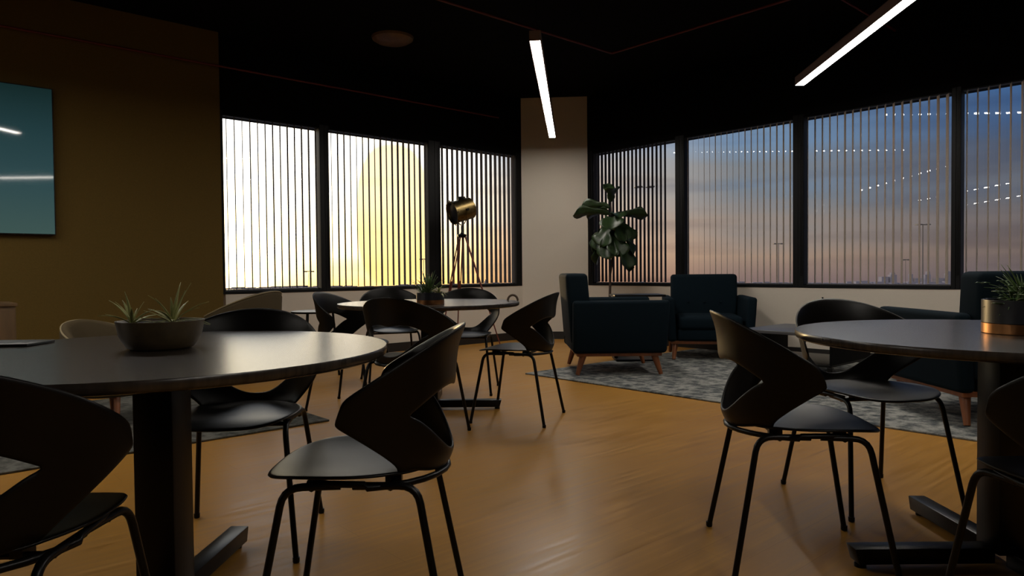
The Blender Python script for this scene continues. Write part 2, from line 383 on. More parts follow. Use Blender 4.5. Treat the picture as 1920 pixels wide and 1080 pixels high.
bm = bmesh.new(); prism(bm, [(FAR_L.x-.5, -4.2), (FAR_R.x+.5, -4.2), (FAR_R.x+.5, -4.0), (FAR_L.x-.5, -4.0)], 0, ZC); struct('wall_back', bm, 'backwall', smooth=False)
bm = bmesh.new(); prism(bm, [(FAR_L.x-.5, -4.0), (FAR_L.x-.3, -4.0), (FAR_L.x-.3, FAR_L.y+.3), (FAR_L.x-.5, FAR_L.y+.3)], 0, ZC); struct('wall_far_left', bm, 'backwall', smooth=False)
bm = bmesh.new(); prism(bm, [(FAR_R.x+.3, -4.0), (FAR_R.x+.5, -4.0), (FAR_R.x+.5, FAR_R.y+.3), (FAR_R.x+.3, FAR_R.y+.3)], 0, ZC); struct('wall_far_right', bm, 'backwall', smooth=False)
bm = bmesh.new(); box(bm, s0, sL(979.5)-.01, -.014, -.001, 0, .105, FL); struct('baseboard_left', bm, 'skirting', smooth=False)
bm = bmesh.new(); box(bm, sR(1103)+.01, 12, -.014, -.001, 0, .105, FR); struct('baseboard_right', bm, 'skirting', smooth=False)
FC = fl(CL, dirc, nc); LC = (CR-CL).length
bm = bmesh.new(); box(bm, .005, LC-.005, -.014, -.001, 0, .105, FC); struct('baseboard_corner', bm, 'skirting', smooth=False)
bm = bmesh.new(); box(bm, -11.4, s0-.04, -.044, -.031, 0, .105, FL); struct('baseboard_side', bm, 'skirting', smooth=False)

# windows: frame, sill, pane;  vertical blinds hung inside the reveal
def window(idx, F, a, b, jl, jr):
    e = empty('window_%d' % idx, (F @ Vector(((a+b)/2, .05, ZS))), kind='structure')
    def add(name, bm, m):
        o = link(name, bm, m, None, smooth=False); o.parent = e
        o.matrix_parent_inverse = e.matrix_basis.inverted(); return o
    bm = bmesh.new()
    box(bm, a-jl, a, -.006, .10, ZS-.03, ZH+.03, F, .003, 1); box(bm, b, b+jr, -.006, .10, ZS-.03, ZH+.03, F, .003, 1)
    box(bm, a, b, .02, .10, ZH-.004, ZH+.04, F)
    add('window_frame', bm, 'frame')
    bm = bmesh.new(); box(bm, a, b, -.008, .12, ZS-.03, ZS, F, .003, 1); add('window_sill', bm, 'frame')
    bm = bmesh.new(); box(bm, a, b, .062, .09, ZS, ZS+.014, F, .003, 1); add('bottom_rail', bm, 'rail')
    bm = bmesh.new(); box(bm, a, b, .073, .079, ZS+.02, ZH, F); add('pane', bm, 'glass')
WL = [(SL[0][0], SL[0][1]), SL[1], SL[2]]
window(1, FL, *SL[0], .035, (SL[1][0]-SL[0][1])/2)
window(2, FL, *SL[1], (SL[1][0]-SL[0][1])/2, (SL[2][0]-SL[1][1])/2)
window(3, FL, *SL[2], (SL[2][0]-SL[1][1])/2, sL(979.5)-SL[2][1]-.004)
window(4, FR, *SR[0], SR[0][0]-sR(1103)-.004, (SR[1][0]-SR[0][1])/2)
for i in (1, 2, 3):
    window(4+i, FR, *SR[i], (SR[i][0]-SR[i-1][1])/2, (SR[i+1][0]-SR[i][1])/2)
window(8, FR, *SR[4], (SR[4][0]-SR[3][1])/2, .09)

def blind(F, a, b, deg, m, n, label, jit=1.5, skip=(), wv=.089):
    """deg: compass heading of the vanes (0 = straight ahead, + = right)"""
    e = empty('vertical_blind', F @ Vector(((a+b)/2, .015, ZH)), label=label, cat='blind', group='vertical blinds in the window bays')
    inv = e.matrix_basis.inverted()
    bm = bmesh.new(); box(bm, a+.01, b-.01, -.005, .035, ZH-.014, ZH-.001, F, .003, 1)
    h = link('headrail', bm, 'frame', None, smooth=False); h.parent = e; h.matrix_parent_inverse = inv
    bm = bmesh.new(); box(bm, -wv/2, wv/2, -.0012, .0012, -(ZH-ZS-.032), 0, None)
    proto = None
    for k in range(n):
        if k in skip: continue
        s = a+(k+.5)*(b-a)/n
        if proto is None: o = link('vane', bm, m, None, smooth=False); proto = o
        else: o = proto.copy(); C.objects.link(o)
        p = F @ Vector((s, .015, ZH-.014))
        o.parent = e
        o.location = p-e.location; o.rotation_euler = (0, 0, PI/2-math.radians(deg+random.uniform(-jit, jit)))
    ch = bmesh.new(); tube(ch, [F @ Vector((a-.03, -.018, ZH-.02)), F @ Vector((a-.03, -.018, ZS+.12)), F @ Vector((a-.022, -.018, ZS+.09)), F @ Vector((a-.014, -.018, ZS+.12)), F @ Vector((a-.014, -.018, ZH-.02))], .0022, 5)
    c = link('pull_cord', ch, 'screw'); c.parent = e; c.matrix_parent_inverse = inv
blind(FL, *SL[0], -25, 'vane_shaded', 13, 'vertical blind with nearly edge-on vanes in the leftmost window, where the sun comes in', 2.0)
blind(FL, *SL[1], -20.5, 'vane_shaded', 17, 'vertical blind in the window left of the tripod lamp, yellow sky behind', 4)
blind(FL, *SL[2], -23, 'vane_shaded', 16, 'vertical blind with broad dark vanes behind the tripod lamp', 1.2)
blind(FR, *SR[0], 27, 'vane_shaded', 21, 'vertical blind with broad dark vanes behind the fig tree', 1.2, skip=(19, 20))
blind(FR, *SR[1], 12, 'vane', 18, 'vertical blind with thin edge-on vanes behind the wide blue armchair', 3, wv=.066)
blind(FR, *SR[2], 15, 'vane', 18, 'vertical blind with taupe vanes in the window above the city skyline', 4, wv=.066)
blind(FR, *SR[3], 26, 'vane', 17, 'vertical blind with taupe vanes in the rightmost window of the photo', 2, wv=.07)
blind(FR, *SR[4], 44, 'vane', 17, 'vertical blind beyond the right edge of the photo', 2, wv=.07)

# ceiling fittings
def pendant(x0, y0, x1, y1, label, z=2.65):
    d = Vector((x1-x0, y1-y0, 0)); L = d.length; rz = math.atan2(d.y, d.x)
    e = empty('pendant_light', (x0, y0, z), rz, label, 'light', 'linear pendant lights')
    bm = bmesh.new()
    w = .043
    box(bm, 0, L, -w, -w+.006, .0, .075); box(bm, 0, L, w-.006, w, .0, .075); box(bm, 0, L, -w, w, .068, .075)
    box(bm, -.004, .0, -w, w, 0, .075); box(bm, L, L+.004, -w, w, 0, .075)
    link('housing', bm, 'housing', e, smooth=False)
    bm = bmesh.new(); box(bm, .001, L-.001, -w+.0065, w-.0065, -.002, .012); link('diffuser', bm, 'lamp', e, smooth=False)
    for k in (.06, .94):
        bm = bmesh.new(); tube(bm, [(L*k, 0, .075), (L*k, 0, ZC-z-.001)], .0018, 6); link('suspension_cable', bm, 'metal', e)
pendant(.187, 5.25, .533, 9.03, 'lit linear pendant light pointing at the pale corner wall')
pendant(2.42, 2.73, 2.69, 6.58, 'lit linear pendant light running out of the top right corner')
pendant(-1.68, 3.82, -5.33, 3.84, 'lit linear pendant light above the left lounge, seen mirrored in the windows')
pendant(-4.44, 1.25, -8.1, 1.45, 'lit linear pendant light beyond the left edge, seen mirrored in the windows')
pendant(-6.24, -.6, -9.9, -.55, 'farthest lit linear pendant light to the left, seen mirrored in the windows')
pendant(1.6, -2.2, 1.9, 1.4, 'lit linear pendant light behind the camera on the right')

def pipe(pts, label):
    bm = bmesh.new(); tube(bm, pts, .011, 8, .03); o = link('sprinkler_pipe', bm, 'red')
    tag(o, label, 'pipe', 'red sprinkler pipes'); return o
def P(u, v, z):   # world point at height z behind image point (level-corrected)
    hy = 508-.0095*(u-960); Zd = 1320*(z-EYE)/(hy-v)
    return Vector(((u-960)/1320*Zd, Zd, z))
zp = 3.10
k = P(1150, 103, zp)
pipe([k-DL*5.5, k, k+DR*5.5], 'dark red ceiling pipe with a bend above the pale corner wall')
zq = 2.98
e1 = P(938, 222, zq)
pipe([e1-DL*9, e1], 'dark red ceiling pipe running above the left windows')
e3 = P(1730, 92, 3.22); pipe([e3-DL*3.0, e3], 'short dark red ceiling pipe crossing behind the right pendant light')
bm = bmesh.new(); lathe(bm, [(0, -.065), (.09, -.064), (.165, -.05), (.205, -.025), (.212, -.001), (0, -.001)], 40)
o = link('ceiling_dome', bm, 'oak', None, (-1.19, 7.22, ZC)); tag(o, 'round brown ceiling dome left of the middle pendant light', 'ceiling fitting')

# wall screen
e = empty('wall_screen', FL @ Vector((0, 0, 0)), math.atan2(DL.y, DL.x), 'large teal wall screen on the dark wall at the left edge', 'screen')
sx = sL(104.5)
e.location = FL @ Vector((sx, -.04, 1.30))
bm = bmesh.new(); box(bm, -2.6, 0, -.045, .005, -.008, 1.238, None, .004, 1); link('bezel', bm, 'bezel', e, smooth=False)
bm = bmesh.new(); box(bm, -2.59, -.01, -.05, -.0455, .002, 1.228); link('display', bm, 'screen', e, smooth=False)

# ------------------------------------------------------------------ rugs
def rug(corner, d1, l1, d2, l2, m, label, fm):
    z1 = .012
    a = Vector(corner); bm = bmesh.new()
    ang = math.atan2(d1.y, d1.x)
    loc = (d2-d1*d2.dot(d1)); sgn = 1 if (d1.x*d2.y-d1.y*d2.x) > 0 else -1
    box(bm, 0, l1, 0 if sgn > 0 else -l2, l2 if sgn > 0 else 0, .0005, z1, None, .004, 2)
    o = link('rug', bm, m, None, (a.x, a.y, 0), ang); tag(o, label, 'rug'); return o
rug(P(983, 702, 0), DR, 6.0, DL, 2.8, 'rug_light', 'pale blue-grey mottled rug under the dark blue armchairs', None)
rug(P(614, 791, 0), -DL, 2.6, -DR, 1.9, 'rug_dark', 'dark grey-brown rug behind the left round table', None)

# ------------------------------------------------------------------ moulded chairs
def chair_shell():
    NS = 44
    ZB, ZE, ZT = .457, .628, .815
    def pt(s, tt):
        ph_b, ph_t = math.radians(58), math.radians(98)
        ph = s*(ph_b+(ph_t-ph_b)*tt**1.25)
        if tt > .86 and abs(s) > .9:
            ph -= math.copysign(math.radians(7)*((tt-.86)/.14)**2*((abs(s)-.9)/.1), s)
        rx = .238-.024*(1-min(1, tt/.16))**2+.018*tt; ry = .198+(.285-.198)*tt**.85
        rx += .020*max(0, (tt-.75)/.25)**2*(1-abs(s))
        rx -= .006*math.sin(PI*tt)*(1-abs(s))
        x = -rx*math.cos(ph); y = ry*math.sin(ph)
        xt = -.262*math.cos(s*ph_t); xe = -.262*math.cos(ph_t)
        f = max(0, (xe-xt)/(xe+.262))
        zt = ZE+(ZT-ZE)*f**.95
        if abs(s) > .88: zt -= .016*((abs(s)-.88)/.12)**2
        zb = ZB-.022*max(0, 1-(s/.8)**2)
        z = zb+(zt-zb)*tt
        return Vector((x, y, z))
    sh = .66
    def tl(s):
        a = abs(s)/sh
        return .575 if a >= 1 else .135+(.575-.135)*a**2.7
    def tu(s):
        a = abs(s)/sh
        return .575 if a >= 1 else .56+.075*math.sin(PI*a)*.6+.015*a
    bm = bmesh.new(); cols = []
    NLr, NU = 5, 7
    svals = [-1+2*i/NS for i in range(NS+1)]
    grid_l, grid_u = [], []
    for s in svals:
        grid_l.append([bm.verts.new(pt(s, tl(s)*k/NLr)) for k in range(NLr+1)])
        grid_u.append([bm.verts.new(pt(s, tu(s)+(1-tu(s))*k/NU)) for k in range(NU+1)])
    for g, n in ((grid_l, NLr), (grid_u, NU)):
        for i in range(NS):
            for k in range(n):
                bm.faces.new((g[i][k], g[i+1][k], g[i+1][k+1], g[i][k+1]))
    bmesh.ops.remove_doubles(bm, verts=bm.verts, dist=.0015)
    bmesh.ops.recalc_face_normals(bm, faces=bm.faces)
    return bm
def seat_bm():
    bm = bmesh.new(); n = 56; rings = []
    def outline(th):
        # th=0 front, pi rear
        c, s = math.cos(th), math.sin(th)
        a = .232 if c > 0 else .214
        p = 3.0 if c > 0 else 2.05
        r = (abs(c/a)**p+abs(s/(.222-.022*max(0, -c)))**p)**(-1/p)
        return r*c, r*s
    R = [0, .2, .4, .55, .7, .82, .92, 1.0]
    for q in R:
        ring = []
        for k in range(n if q else 1):
            th = 2*PI*k/n; ox, oy = outline(th); x, y = ox*q, oy*q
            z = .457-.008*(1-q*q)
            if x > .10: z -= .9*(x-.10)**2*1.1
            z += .006*(abs(y)/.22)**3*(1 if x > -.12 else .3)
            ring.append(bm.verts.new((x, y, z)))
        rings.append(ring)
    for a, b in zip(rings, rings[1:]):
        for k in range(n):
            k2 = (k+1) % n
            if len(a) == 1: bm.faces.new((a[0], b[k], b[k2]))
            else: bm.faces.new((a[k], b[k], b[k2], a[k2]))
    bmesh.ops.recalc_face_normals(bm, faces=bm.faces)
    return bm
def make_chair():
    e = empty('moulded_chair', cat='chair', group='black moulded chairs round the tables')
    baked('backrest', chair_shell(), 'plastic', e, [('SOLIDIFY', dict(thickness=.009, offset=0)), ('SUBSURF', dict(levels=1, render_levels=1))])
    baked('seat', seat_bm(), 'plastic', e, [('SOLIDIFY', dict(thickness=.009, offset=0)), ('SUBSURF', dict(levels=1, render_levels=1))])
    zt = .441
    bm = bmesh.new()
    arc = [(-.225*math.cos(a), .206*math.sin(a), .433) for a in [math.radians(d) for d in range(-78, 79, 13)]]
    pts = [(.10, -.185, zt), (-.04, -.20, zt)]+arc+[(-.04, .20, zt), (.10, .185, zt)]
    tube(bm, pts, .0085, 10)
    tube(bm, [(.09, -.19, zt-.012), (.09, .19, zt-.012)], .0075, 8)
    tube(bm, [(-.10, -.19, zt-.012), (-.10, .19, zt-.012)], .0075, 8)
    for sy in (-1, 1):
        for x in (.09, -.10): box(bm, x-.02, x+.02, sy*.13-.012, sy*.13+.012, zt-.012, zt+.007)
    link('frame', bm, 'metal', e)
    for sx, sy in ((1, 1), (1, -1), (-1, 1), (-1, -1)):
        bm = bmesh.new()
        if sx > 0: tube(bm, [(.02, sy*.186, zt-.006), (.155, sy*.196, zt-.006), (.232, sy*.243, .006)], .0095, 10, .045)
        else: tube(bm, [(-.01, sy*.190, zt-.006), (-.165, sy*.192, zt-.006), (-.245, sy*.238, .006)], .0095, 10, .045)
        l = link('leg', bm, 'metal', e)
        bm = bmesh.new(); fx, fy = (.232, .243) if sx > 0 else (-.245, .238)
        lathe(bm, [(0, 0), (.010, 0), (.0118, .004), (.0118, .018), (0, .019)], 12, (fx, sy*fy, 0)); link('foot_glide', bm, 'screw', l)
    return e
chair0 = make_chair(); first = [True]
def place_chair(x, y, fx, fy, label):
    if first[0]: c = chair0; first[0] = False
    else: c = copy_tree(chair0)
    c.location = (x, y, 0); c.rotation_euler = (0, 0, math.atan2(fy, fx)); c['label'] = label; c['category'] = 'chair'
    c['group'] = 'black moulded chairs round the tables'; return c
place_chair(-.401, 1.876, -1, -.014, 'black moulded chair in front of the left table, seen side-on facing left')
place_chair(-.979, 2.50, .086, -.996, 'black moulded chair pushed in at the far side of the left table, facing us')
place_chair(-1.05, 1.395, -.038, 1, 'black moulded chair cut off at the bottom left, its back turned to us')
place_chair(.936, 2.316, .993, -.119, 'black moulded chair at the left of the right table, facing right')
place_chair(1.465, 2.883, .163, -.987, 'black moulded chair behind the right table, its back arch showing over the tabletop')
place_chair(1.385, 1.64, -.04, 1, 'black moulded chair mostly beyond the bottom right corner, only its front edge and leg showing')
place_chair(.03, 4.54, -.948, .318, 'black moulded chair right of the middle table, facing left before the pale corner wall')
place_chair(-.58, 4.075, .412, .911, 'black moulded chair on the near side of the middle table with its back to us')
place_chair(-1.13, 4.99, .97, -.24, 'black moulded chair left of the middle table, its back lit brown by the sunset')
place_chair(-1.04, 6.10, .344, -.939, 'black moulded chair beneath the second window, behind the middle table')
place_chair(-.385, 5.60, -.105, -.994, 'black moulded chair behind the middle table, under the tripod lamp')

# ------------------------------------------------------------------ round tables
def make_table():
    e = empty('round_table', cat='table', group='round cafe tables')
    bm = bmesh.new(); r = .62
    lathe(bm, [(0, .712), (r-.012, .712), (r-.003, .716), (r, .722), (r, .736), (r-.002, .740), (0, .7402)], 96)
    link('tabletop', bm, 'tabletop', e)
    bm = bmesh.new(); box(bm, -.055, .055, -.055, .055, .05, .70, None, .004, 2); link('column', bm, 'metal', e)
    bm = bmesh.new(); 
    box(bm, -.30, .30, -.03, .03, .690, .711, None, .003, 1); box(bm, -.03, .03, -.30, .30, .688, .709, None, .003, 1)
    link('top_bracket', bm, 'metal', e)
    for k in range(4):
        bm = bmesh.new(); R = Matrix.Rotation(k*PI/2, 4, 'Z')
        vs = box(bm, .05, .49, -.032, .032, .016, .066, None, .004, 2)
        for v in vs:
            if v.co.x > .36 and v.co.z < .04: v.co.x -= .012
            v.co = R @ v.co
        f = link('base_foot', bm, 'metal', e)
        bm = bmesh.new(); lathe(bm, [(0, .0), (.018, .0), (.018, .010), (.008, .012), (.008, .020), (0, .02)], 16, tuple(R @ Vector((.46, 0, 0))))
        link('leveller', bm, 'screw', f)
    return e
t0 = make_table(); t0.location = (-.98, 1.96, 0); t0.rotation_euler = (0, 0, math.radians(-2)); t0['label'] = 'round dark table at the left with a bowl of spider plants'
t1 = copy_tree(t0); t1.location = (1.56, 2.22, 0); t1.rotation_euler = (0, 0, math.radians(0)); t1['label'] = 'round dark table at the right edge reflecting the blue sky'
t2 = copy_tree(t0); t2.location = (-.57, 4.85, 0); t2.rotation_euler = (0, 0, math.radians(0)); t2['label'] = 'round table in the middle distance, in front of the tripod lamp'

# ------------------------------------------------------------------ plants
def blade(bm, base, direction, L, w, droop, n=7, fold=.25, lift=0):
    d = Vector(direction).normalized(); p = Vector(base); side = d.cross(Vector((0, 0, 1)))
    if side.length < .05: side = Vector((1, 0, 0))
    side.normalize(); prev = None
    for i in range(n+1):
        u = i/n; ww = w*math.sin(PI*min(1, .12+.88*u)**.8)*.5 if i < n else 0.0004
        c = p; upv = side.cross(d).normalized()
        ring = [bm.verts.new(c-side*ww+upv*ww*fold), bm.verts.new(c), bm.verts.new(c+side*ww+upv*ww*fold)]
        if prev:
            for a in (0, 1): bm.faces.new((prev[a], prev[a+1], ring[a+1], ring[a]))
        prev = ring
        p = p+d*(L/n); d = (d+Vector((0, 0, -droop/n))).normalized()
def solid(o, th=.0012):
    m = o.modifiers.new('thickness', 'SOLIDIFY'); m.thickness = th; m.offset = 0
# bowl with spider plants on the left table
bx, by = -.995, 1.99
e = empty('potted_spider_plant', (bx, by, .7405), 0, 'brown oval bowl with pale spider plants on the left table', 'plant')
bm = bmesh.new(); lathe(bm, [(0, 0), (.075, 0), (.087, .006), (.106, .038), (.113, .072), (.115, .080), (.109, .080), (.104, .070), (0, .068)], 48)
link('bowl', bm, 'bowl', e)
bm = bmesh.new(); lathe(bm, [(0, .0675), (.103, .0675), (.103, .073), (0, .076)], 32); link('soil', bm, 'soil', e)
random.seed(11)
def tuft(bm, c, n, L, w, el0, el1, droop):
    for i in range(n):
        a = 2*PI*i/n+random.uniform(-.35, .35); el_ = math.radians(random.uniform(el0, el1))
        blade(bm, c, (math.cos(a)*math.cos(el_), math.sin(a)*math.cos(el_), math.sin(el_)), L*random.uniform(.65, 1.1), w*random.uniform(.8, 1.2), droop*random.uniform(.5, 1.4))
for (cx, cy, n, L) in ((.035, 0, 26, .115), (-.070, -.02, 15, .095)):
    bm = bmesh.new(); tuft(bm, (cx, cy, .070), n, L, .009, 5, 75, .7)
    o = link('leaf_rosette', bm, 'spider', e); solid(o, .001)
# planter on the middle table
e = empty('potted_grass_plant', (-.53, 4.56, .7405), 0, 'dark pot with a spiky grass plant on the middle table', 'plant')
def pot(e, r, h, band):
    bm = bmesh.new(); lathe(bm, [(0, band), (r*.97, band), (r, band+.002), (r, h), (r-.006, h), (r-.008, h-.012), (0, h-.012)], 48); link('pot', bm, 'darkpot', e)
    bm = bmesh.new(); lathe(bm, [(0, 0), (r*.99, 0), (r*1.005, .002), (r*1.005, band), (0, band)], 48); link('copper_band', bm, 'copper', e)
    bm = bmesh.new(); lathe(bm, [(0, h-.0119), (r*.9, h-.0119), (0, h-.004)], 24); link('soil', bm, 'soil', e)
pot(e, .090, .075, .028)
bm = bmesh.new(); tuft(bm, (-.01, 0, .07), 46, .15, .011, 15, 88, .35); tuft(bm, (-.05, 0, .07), 16, .10, .009, 10, 60, .4)
o = link('grass_leaves', bm, 'grass', e); solid(o)
bm = bmesh.new(); tuft(bm, (.06, -.02, .066), 26, .075, .014, 5, 80, 1.2); o = link('trailing_leaves', bm, 'spider', e); solid(o)
# planter on the right table
e = empty('potted_leafy_plant', (1.605, 2.20, .7405), 0, 'dark pot with a copper foot band and leafy sprays on the right table', 'plant')
pot(e, .115, .105, .032)
bm = bmesh.new(); tuft(bm, (0, 0, .09), 40, .13, .010, 15, 85, .7); tuft(bm, (-.05, -.02, .085), 26, .09, .008, 0, 70, 1.1); o = link('grass_leaves', bm, 'grass', e); solid(o)
bm = bmesh.new()
for i in range(26):
    a = random.uniform(0, 2*PI); r = random.uniform(.03, .12); c = (math.cos(a)*r-.01, math.sin(a)*r*.8, .085+random.uniform(.0, .085))
    for k in range(4): blade(bm, c, (math.cos(a+k*1.5), math.sin(a+k*1.5), .35), .022, .013, .6, 4)
o = link('small_leaves', bm, 'grass', e); solid(o)
# fiddle leaf fig
fx, fy = 1.235, 8.75
e = empty('fiddle_leaf_fig', (fx, fy, 0), 0, 'tall fiddle-leaf fig tree beside the pale corner wall', 'plant')
bm = bmesh.new(); lathe(bm, [(0, 0), (.13, 0), (.15, .02), (.18, .30), (.185, .32), (.17, .32), (.165, .29), (0, .29)], 36); link('pot', bm, 'darkpot', e)
bm = bmesh.new(); lathe(bm, [(0, .291), (.166, .291), (0, .30)], 24); link('soil', bm, 'soil', e)
bm = bmesh.new(); tube(bm, [(0, 0, .28), (-.02, 0, .6), (-.01, .01, .9), (.03, 0, 1.2), (.01, 0, 1.5), (0, 0, 1.86)], .014, 8, radii=[.018, .016, .015, .013, .011, .006]); link('trunk', bm, 'stem', e)
def fig_leaf(z, a, el_, L, w, droop, roll=0):
    bm = bmesh.new(); d = Vector((math.cos(a)*math.cos(el_), math.sin(a)*math.cos(el_), math.sin(el_)))
    z -= .06; L *= 1.12; w *= 1.2; p = Vector((.005, 0, z)); side = d.cross(Vector((0, 0, 1))).normalized(); side = Matrix.Rotation(roll, 3, d) @ side; prev = None; n = 12
    d0 = d.copy(); p = p+d*.012
    rows = []
    for i in range(n+1):
        u = i/n; prof = [.06, .25, .40, .46, .44, .42, .50, .66, .82, .92, .90, .66, .12][i]
        ww = w*.5*prof; upv = side.cross(d).normalized(); rip = .012*math.sin(u*17+a*5)
        row = []
        for j in range(-3, 4):
            q = j/3; row.append(bm.verts.new(p+side*ww*q+upv*(ww*.35*abs(q)+rip*q*q*(1 if j > 0 else -1))))
        rows.append(row)
        p = p+d*(L/n); d = (d+Vector((0, 0, -droop/n))).normalized()
    for r0, r1 in zip(rows, rows[1:]):
        for j in range(6): bm.faces.new((r0[j], r0[j+1], r1[j+1], r1[j]))
    o = link('leaf', bm, 'leaf', e); solid(o, .002)
L_ = [(1.70, PI*1.02, .22, .42, .17, .55, .9), (1.78, PI*.95, .32, .34, .17, .7, 1.1), (1.68, .05, .16, .40, .17, .35, -.9), (1.84, 1.9, 1.2, .24, .15, .4, 0), (1.84, -1.6, .9, .24, .18, .9, .3),
      (1.64, -1.7, .3, .32, .27, 1.9, .1), (1.57, -1.1, .0, .32, .25, 2.0, .2), (1.54, -2.2, -.1, .32, .25, 2.2, -.2), (1.62, .5, .0, .36, .23, 1.7, .3), (1.56, PI, -.1, .28, .20, 2.2, 0),
      (1.48, -.3, -.2, .38, .25, 2.4, .2), (1.46, -1.9, -.3, .36, .25, 2.4, 0), (1.40, .1, -.5, .42, .25, 2.0, .5), (1.42, -.9, -.4, .44, .26, 2.2, 0), (1.46, 2.4, -.3, .30, .23, 2.2, 0), (1.38, 2.9, -.6, .32, .22, 1.6, .4),
      (1.56, 1.2, -.1, .34, .23, 2.0, 0), (1.74, 2.6, .2, .3, .19, 1.0, .5), (1.88, -.4, 1.0, .16, .11, .3, 0), (1.60, -.6, -.1, .34, .25, 2.0, .3), (1.50, -1.4, -.3, .38, .26, 2.3, 0), (1.52, -2.7, -.2, .32, .22, 2.2, -.2), (1.36, -.4, -.6, .40, .24, 2.0, .3), (1.66, -1.3, .5, .24, .2, 1.4, 0)]
for a in L_: fig_leaf(*a)

# ------------------------------------------------------------------ tripod spotlight
tx, ty = -.60, 8.55
e = empty('tripod_lamp', (tx, ty, 0), 0, 'brass studio spotlight on a dark red wooden tripod in front of the windows', 'floor lamp'); e.scale = (.89, .89, .89)
apex = Vector((0, 0, 1.56))
for fxx, fyy in ((.53, -.10), (-.30, -.34), (-.12, .42)):
    bm = bmesh.new(); d = Vector((fxx, fyy, 0)); s = d.normalized()*.04
    f = Vector((fxx, fyy, .0)); top = apex+s
    perp = Vector((-s.y, s.x, 0)).normalized()*.012
    mid = top.lerp(f, .55)
    tube(bm, [top+perp*1.6, mid+perp*1.4], .009, 6); tube(bm, [top-perp*1.6, mid-perp*1.4], .009, 6)
    tube(bm, [top.lerp(f, .4), f+Vector((0, 0, .004))], .0095, 6)
    l = link('leg', bm, 'redwood', e)
    bm = bmesh.new(); tube(bm, [mid-perp*2.6, mid+perp*2.6], .016, 8); link('leg_clamp', bm, 'brass', l)
bm = bmesh.new(); lathe(bm, [(0, -.03), (.055, -.03), (.06, -.01), (.06, .012), (.03, .02), (.014, .04), (.014, .13), (0, .13)], 20, (0, 0, 1.56)); link('tripod_head', bm, 'screw', e)
bm = bmesh.new(); arcp = [(.0, 0, 0)]
hc = Vector((0, 0, 1.90)); ax = Vector((-.82, -.50, -.28)).normalized(); hs = ax.cross(Vector((0, 0, 1))).normalized()
tube(bm, [hc+hs*(.17*math.cos(a))+Vector((0, 0, .20*math.sin(a))) for a in [math.radians(x) for x in range(180, 361, 15)]], .007, 6)
link('yoke', bm, 'brass', e)
bm = bmesh.new(); lathe(bm, [(0, -.17), (.10, -.17), (.145, -.14), (.148, -.12), (.148, .13), (.160, .135), (.160, .155), (.14, .155), (.135, .10), (.06, -.05), (0, -.06)], 36)
q = ax.to_track_quat('Z', 'Y').to_matrix().to_4x4()
for v in bm.verts: v.co = hc+(q @ v.co)
hd = link('lamp_head', bm, 'brass', e)
bm = bmesh.new(); lathe(bm, [(0, .118), (.137, .118), (.137, .124), (.05, .140), (0, .145)], 30)
for v in bm.verts: v.co = hc+(q @ v.co)
link('lens', bm, 'darkpot', hd)
bm = bmesh.new(); box(bm, -.05, .05, -.035, .035, .135, .185, None, .006, 2)
for v in bm.verts: v.co = hc+v.co
link('vent_box', bm, 'screw', hd)
for sg in (-1, 1):
    bm = bmesh.new(); tube(bm, [hc+hs*sg*.15, hc+hs*sg*.19], .018, 10); link('knob', bm, 'screw', hd)
bm = bmesh.new()
for k in range(8):
    a = k*PI/4; r = Vector((math.cos(a)*.158, math.sin(a)*.158, .145)); r2 = Vector((math.cos(a)*.175, math.sin(a)*.175, .145))
    tube(bm, [hc+q.to_3x3() @ r, hc+q.to_3x3() @ r2], .008, 6)
link('barn_clip', bm, 'screw', hd)

# ------------------------------------------------------------------ dark blue armchairs
def rbox(x0, x1, y0, y1, z0, z1, bev, fn=None, sub=2):
    bm = bmesh.new(); box(bm, x0, x1, y0, y1, z0, z1, None, bev, 4)
    if fn:
        for v in bm.verts: v.co = fn(v.co.copy())
    return bm
def armchair(label, loc, rz, width, sc=.95):
    e = empty('armchair', loc, rz, label, 'armchair', 'dark blue armchairs on the pale rug'); w = width/2; e.scale = (sc, sc, sc)
    def flare(s):
        def f(c):
            k = (c.z-.2)/.5; c.y += s*.03*k
            if c.x > 0: c.x += .03*k-.02
            return c
        return f
    for s in (-1, 1):
        y0, y1 = sorted((s*(w-.125), s*(w-.02)))
        link('armrest', rbox(-.44, .46, y0, y1, .205, .70, .035, flare(s)), 'navy', e)
    def lean(c):
        k = max(0, (c.z-.3)/.65); c.x -= .05*k
        return c
    b = link('backrest', rbox(-.45, -.24, -w+.10, w-.10, .28, .955, .04, lean), 'navy', e)
    bm = bmesh.new()
    nb = 3 if width < 1.1 else 4
    for k in range(nb):
        y = (k-(nb-1)/2)*(width-.4)/nb
        lathe(bm, [(0, -.004), (.013, -.002), (.011, .006), (0, .009)], 12, (0, 0, 0)) if False else None
        r = bmesh.ops.create_uvsphere(bm, u_segments=10, v_segments=6, radius=.014)
        for v in r['verts']: v.co = Vector((v.co.x*.5-.243, v.co.y+y, v.co.z+.62))
    link('button', bm, 'navy', b)
    link('seat_base', rbox(-.44, .44, -w+.135, w-.135, .215, .345, .025), 'navy', e)
    link('seat_cushion', rbox(-.26, .46, -w+.14, w-.14, .335, .49, .045), 'navy', e)
    link('base_rail', rbox(-.40, .40, -w+.06, w-.06, .175, .212, .006), 'walnut', e)
    for sx in (-1, 1):
        for sy in (-1, 1):
            bm = bmesh.new(); x, y = sx*.34, sy*(w-.11)
            tube(bm, [(x, y, .178), (x+sx*.055, y+sy*.02, .0)], .03, 14, radii=[.034, .019]); link('leg', bm, 'walnut', e)
    return e
armchair('dark blue armchair beside the pale corner wall, seen side-on facing right', (.945, 6.66, .0155), 0.02, .98)
armchair('wide dark blue armchair facing us below the windows', (2.10, 7.60, .0155), math.atan2(-.985, -.17), .98, .92)
armchair('dark blue armchair at the right edge with its back to us', (3.04, 4.50, .0155), PI/2+.02, .98)

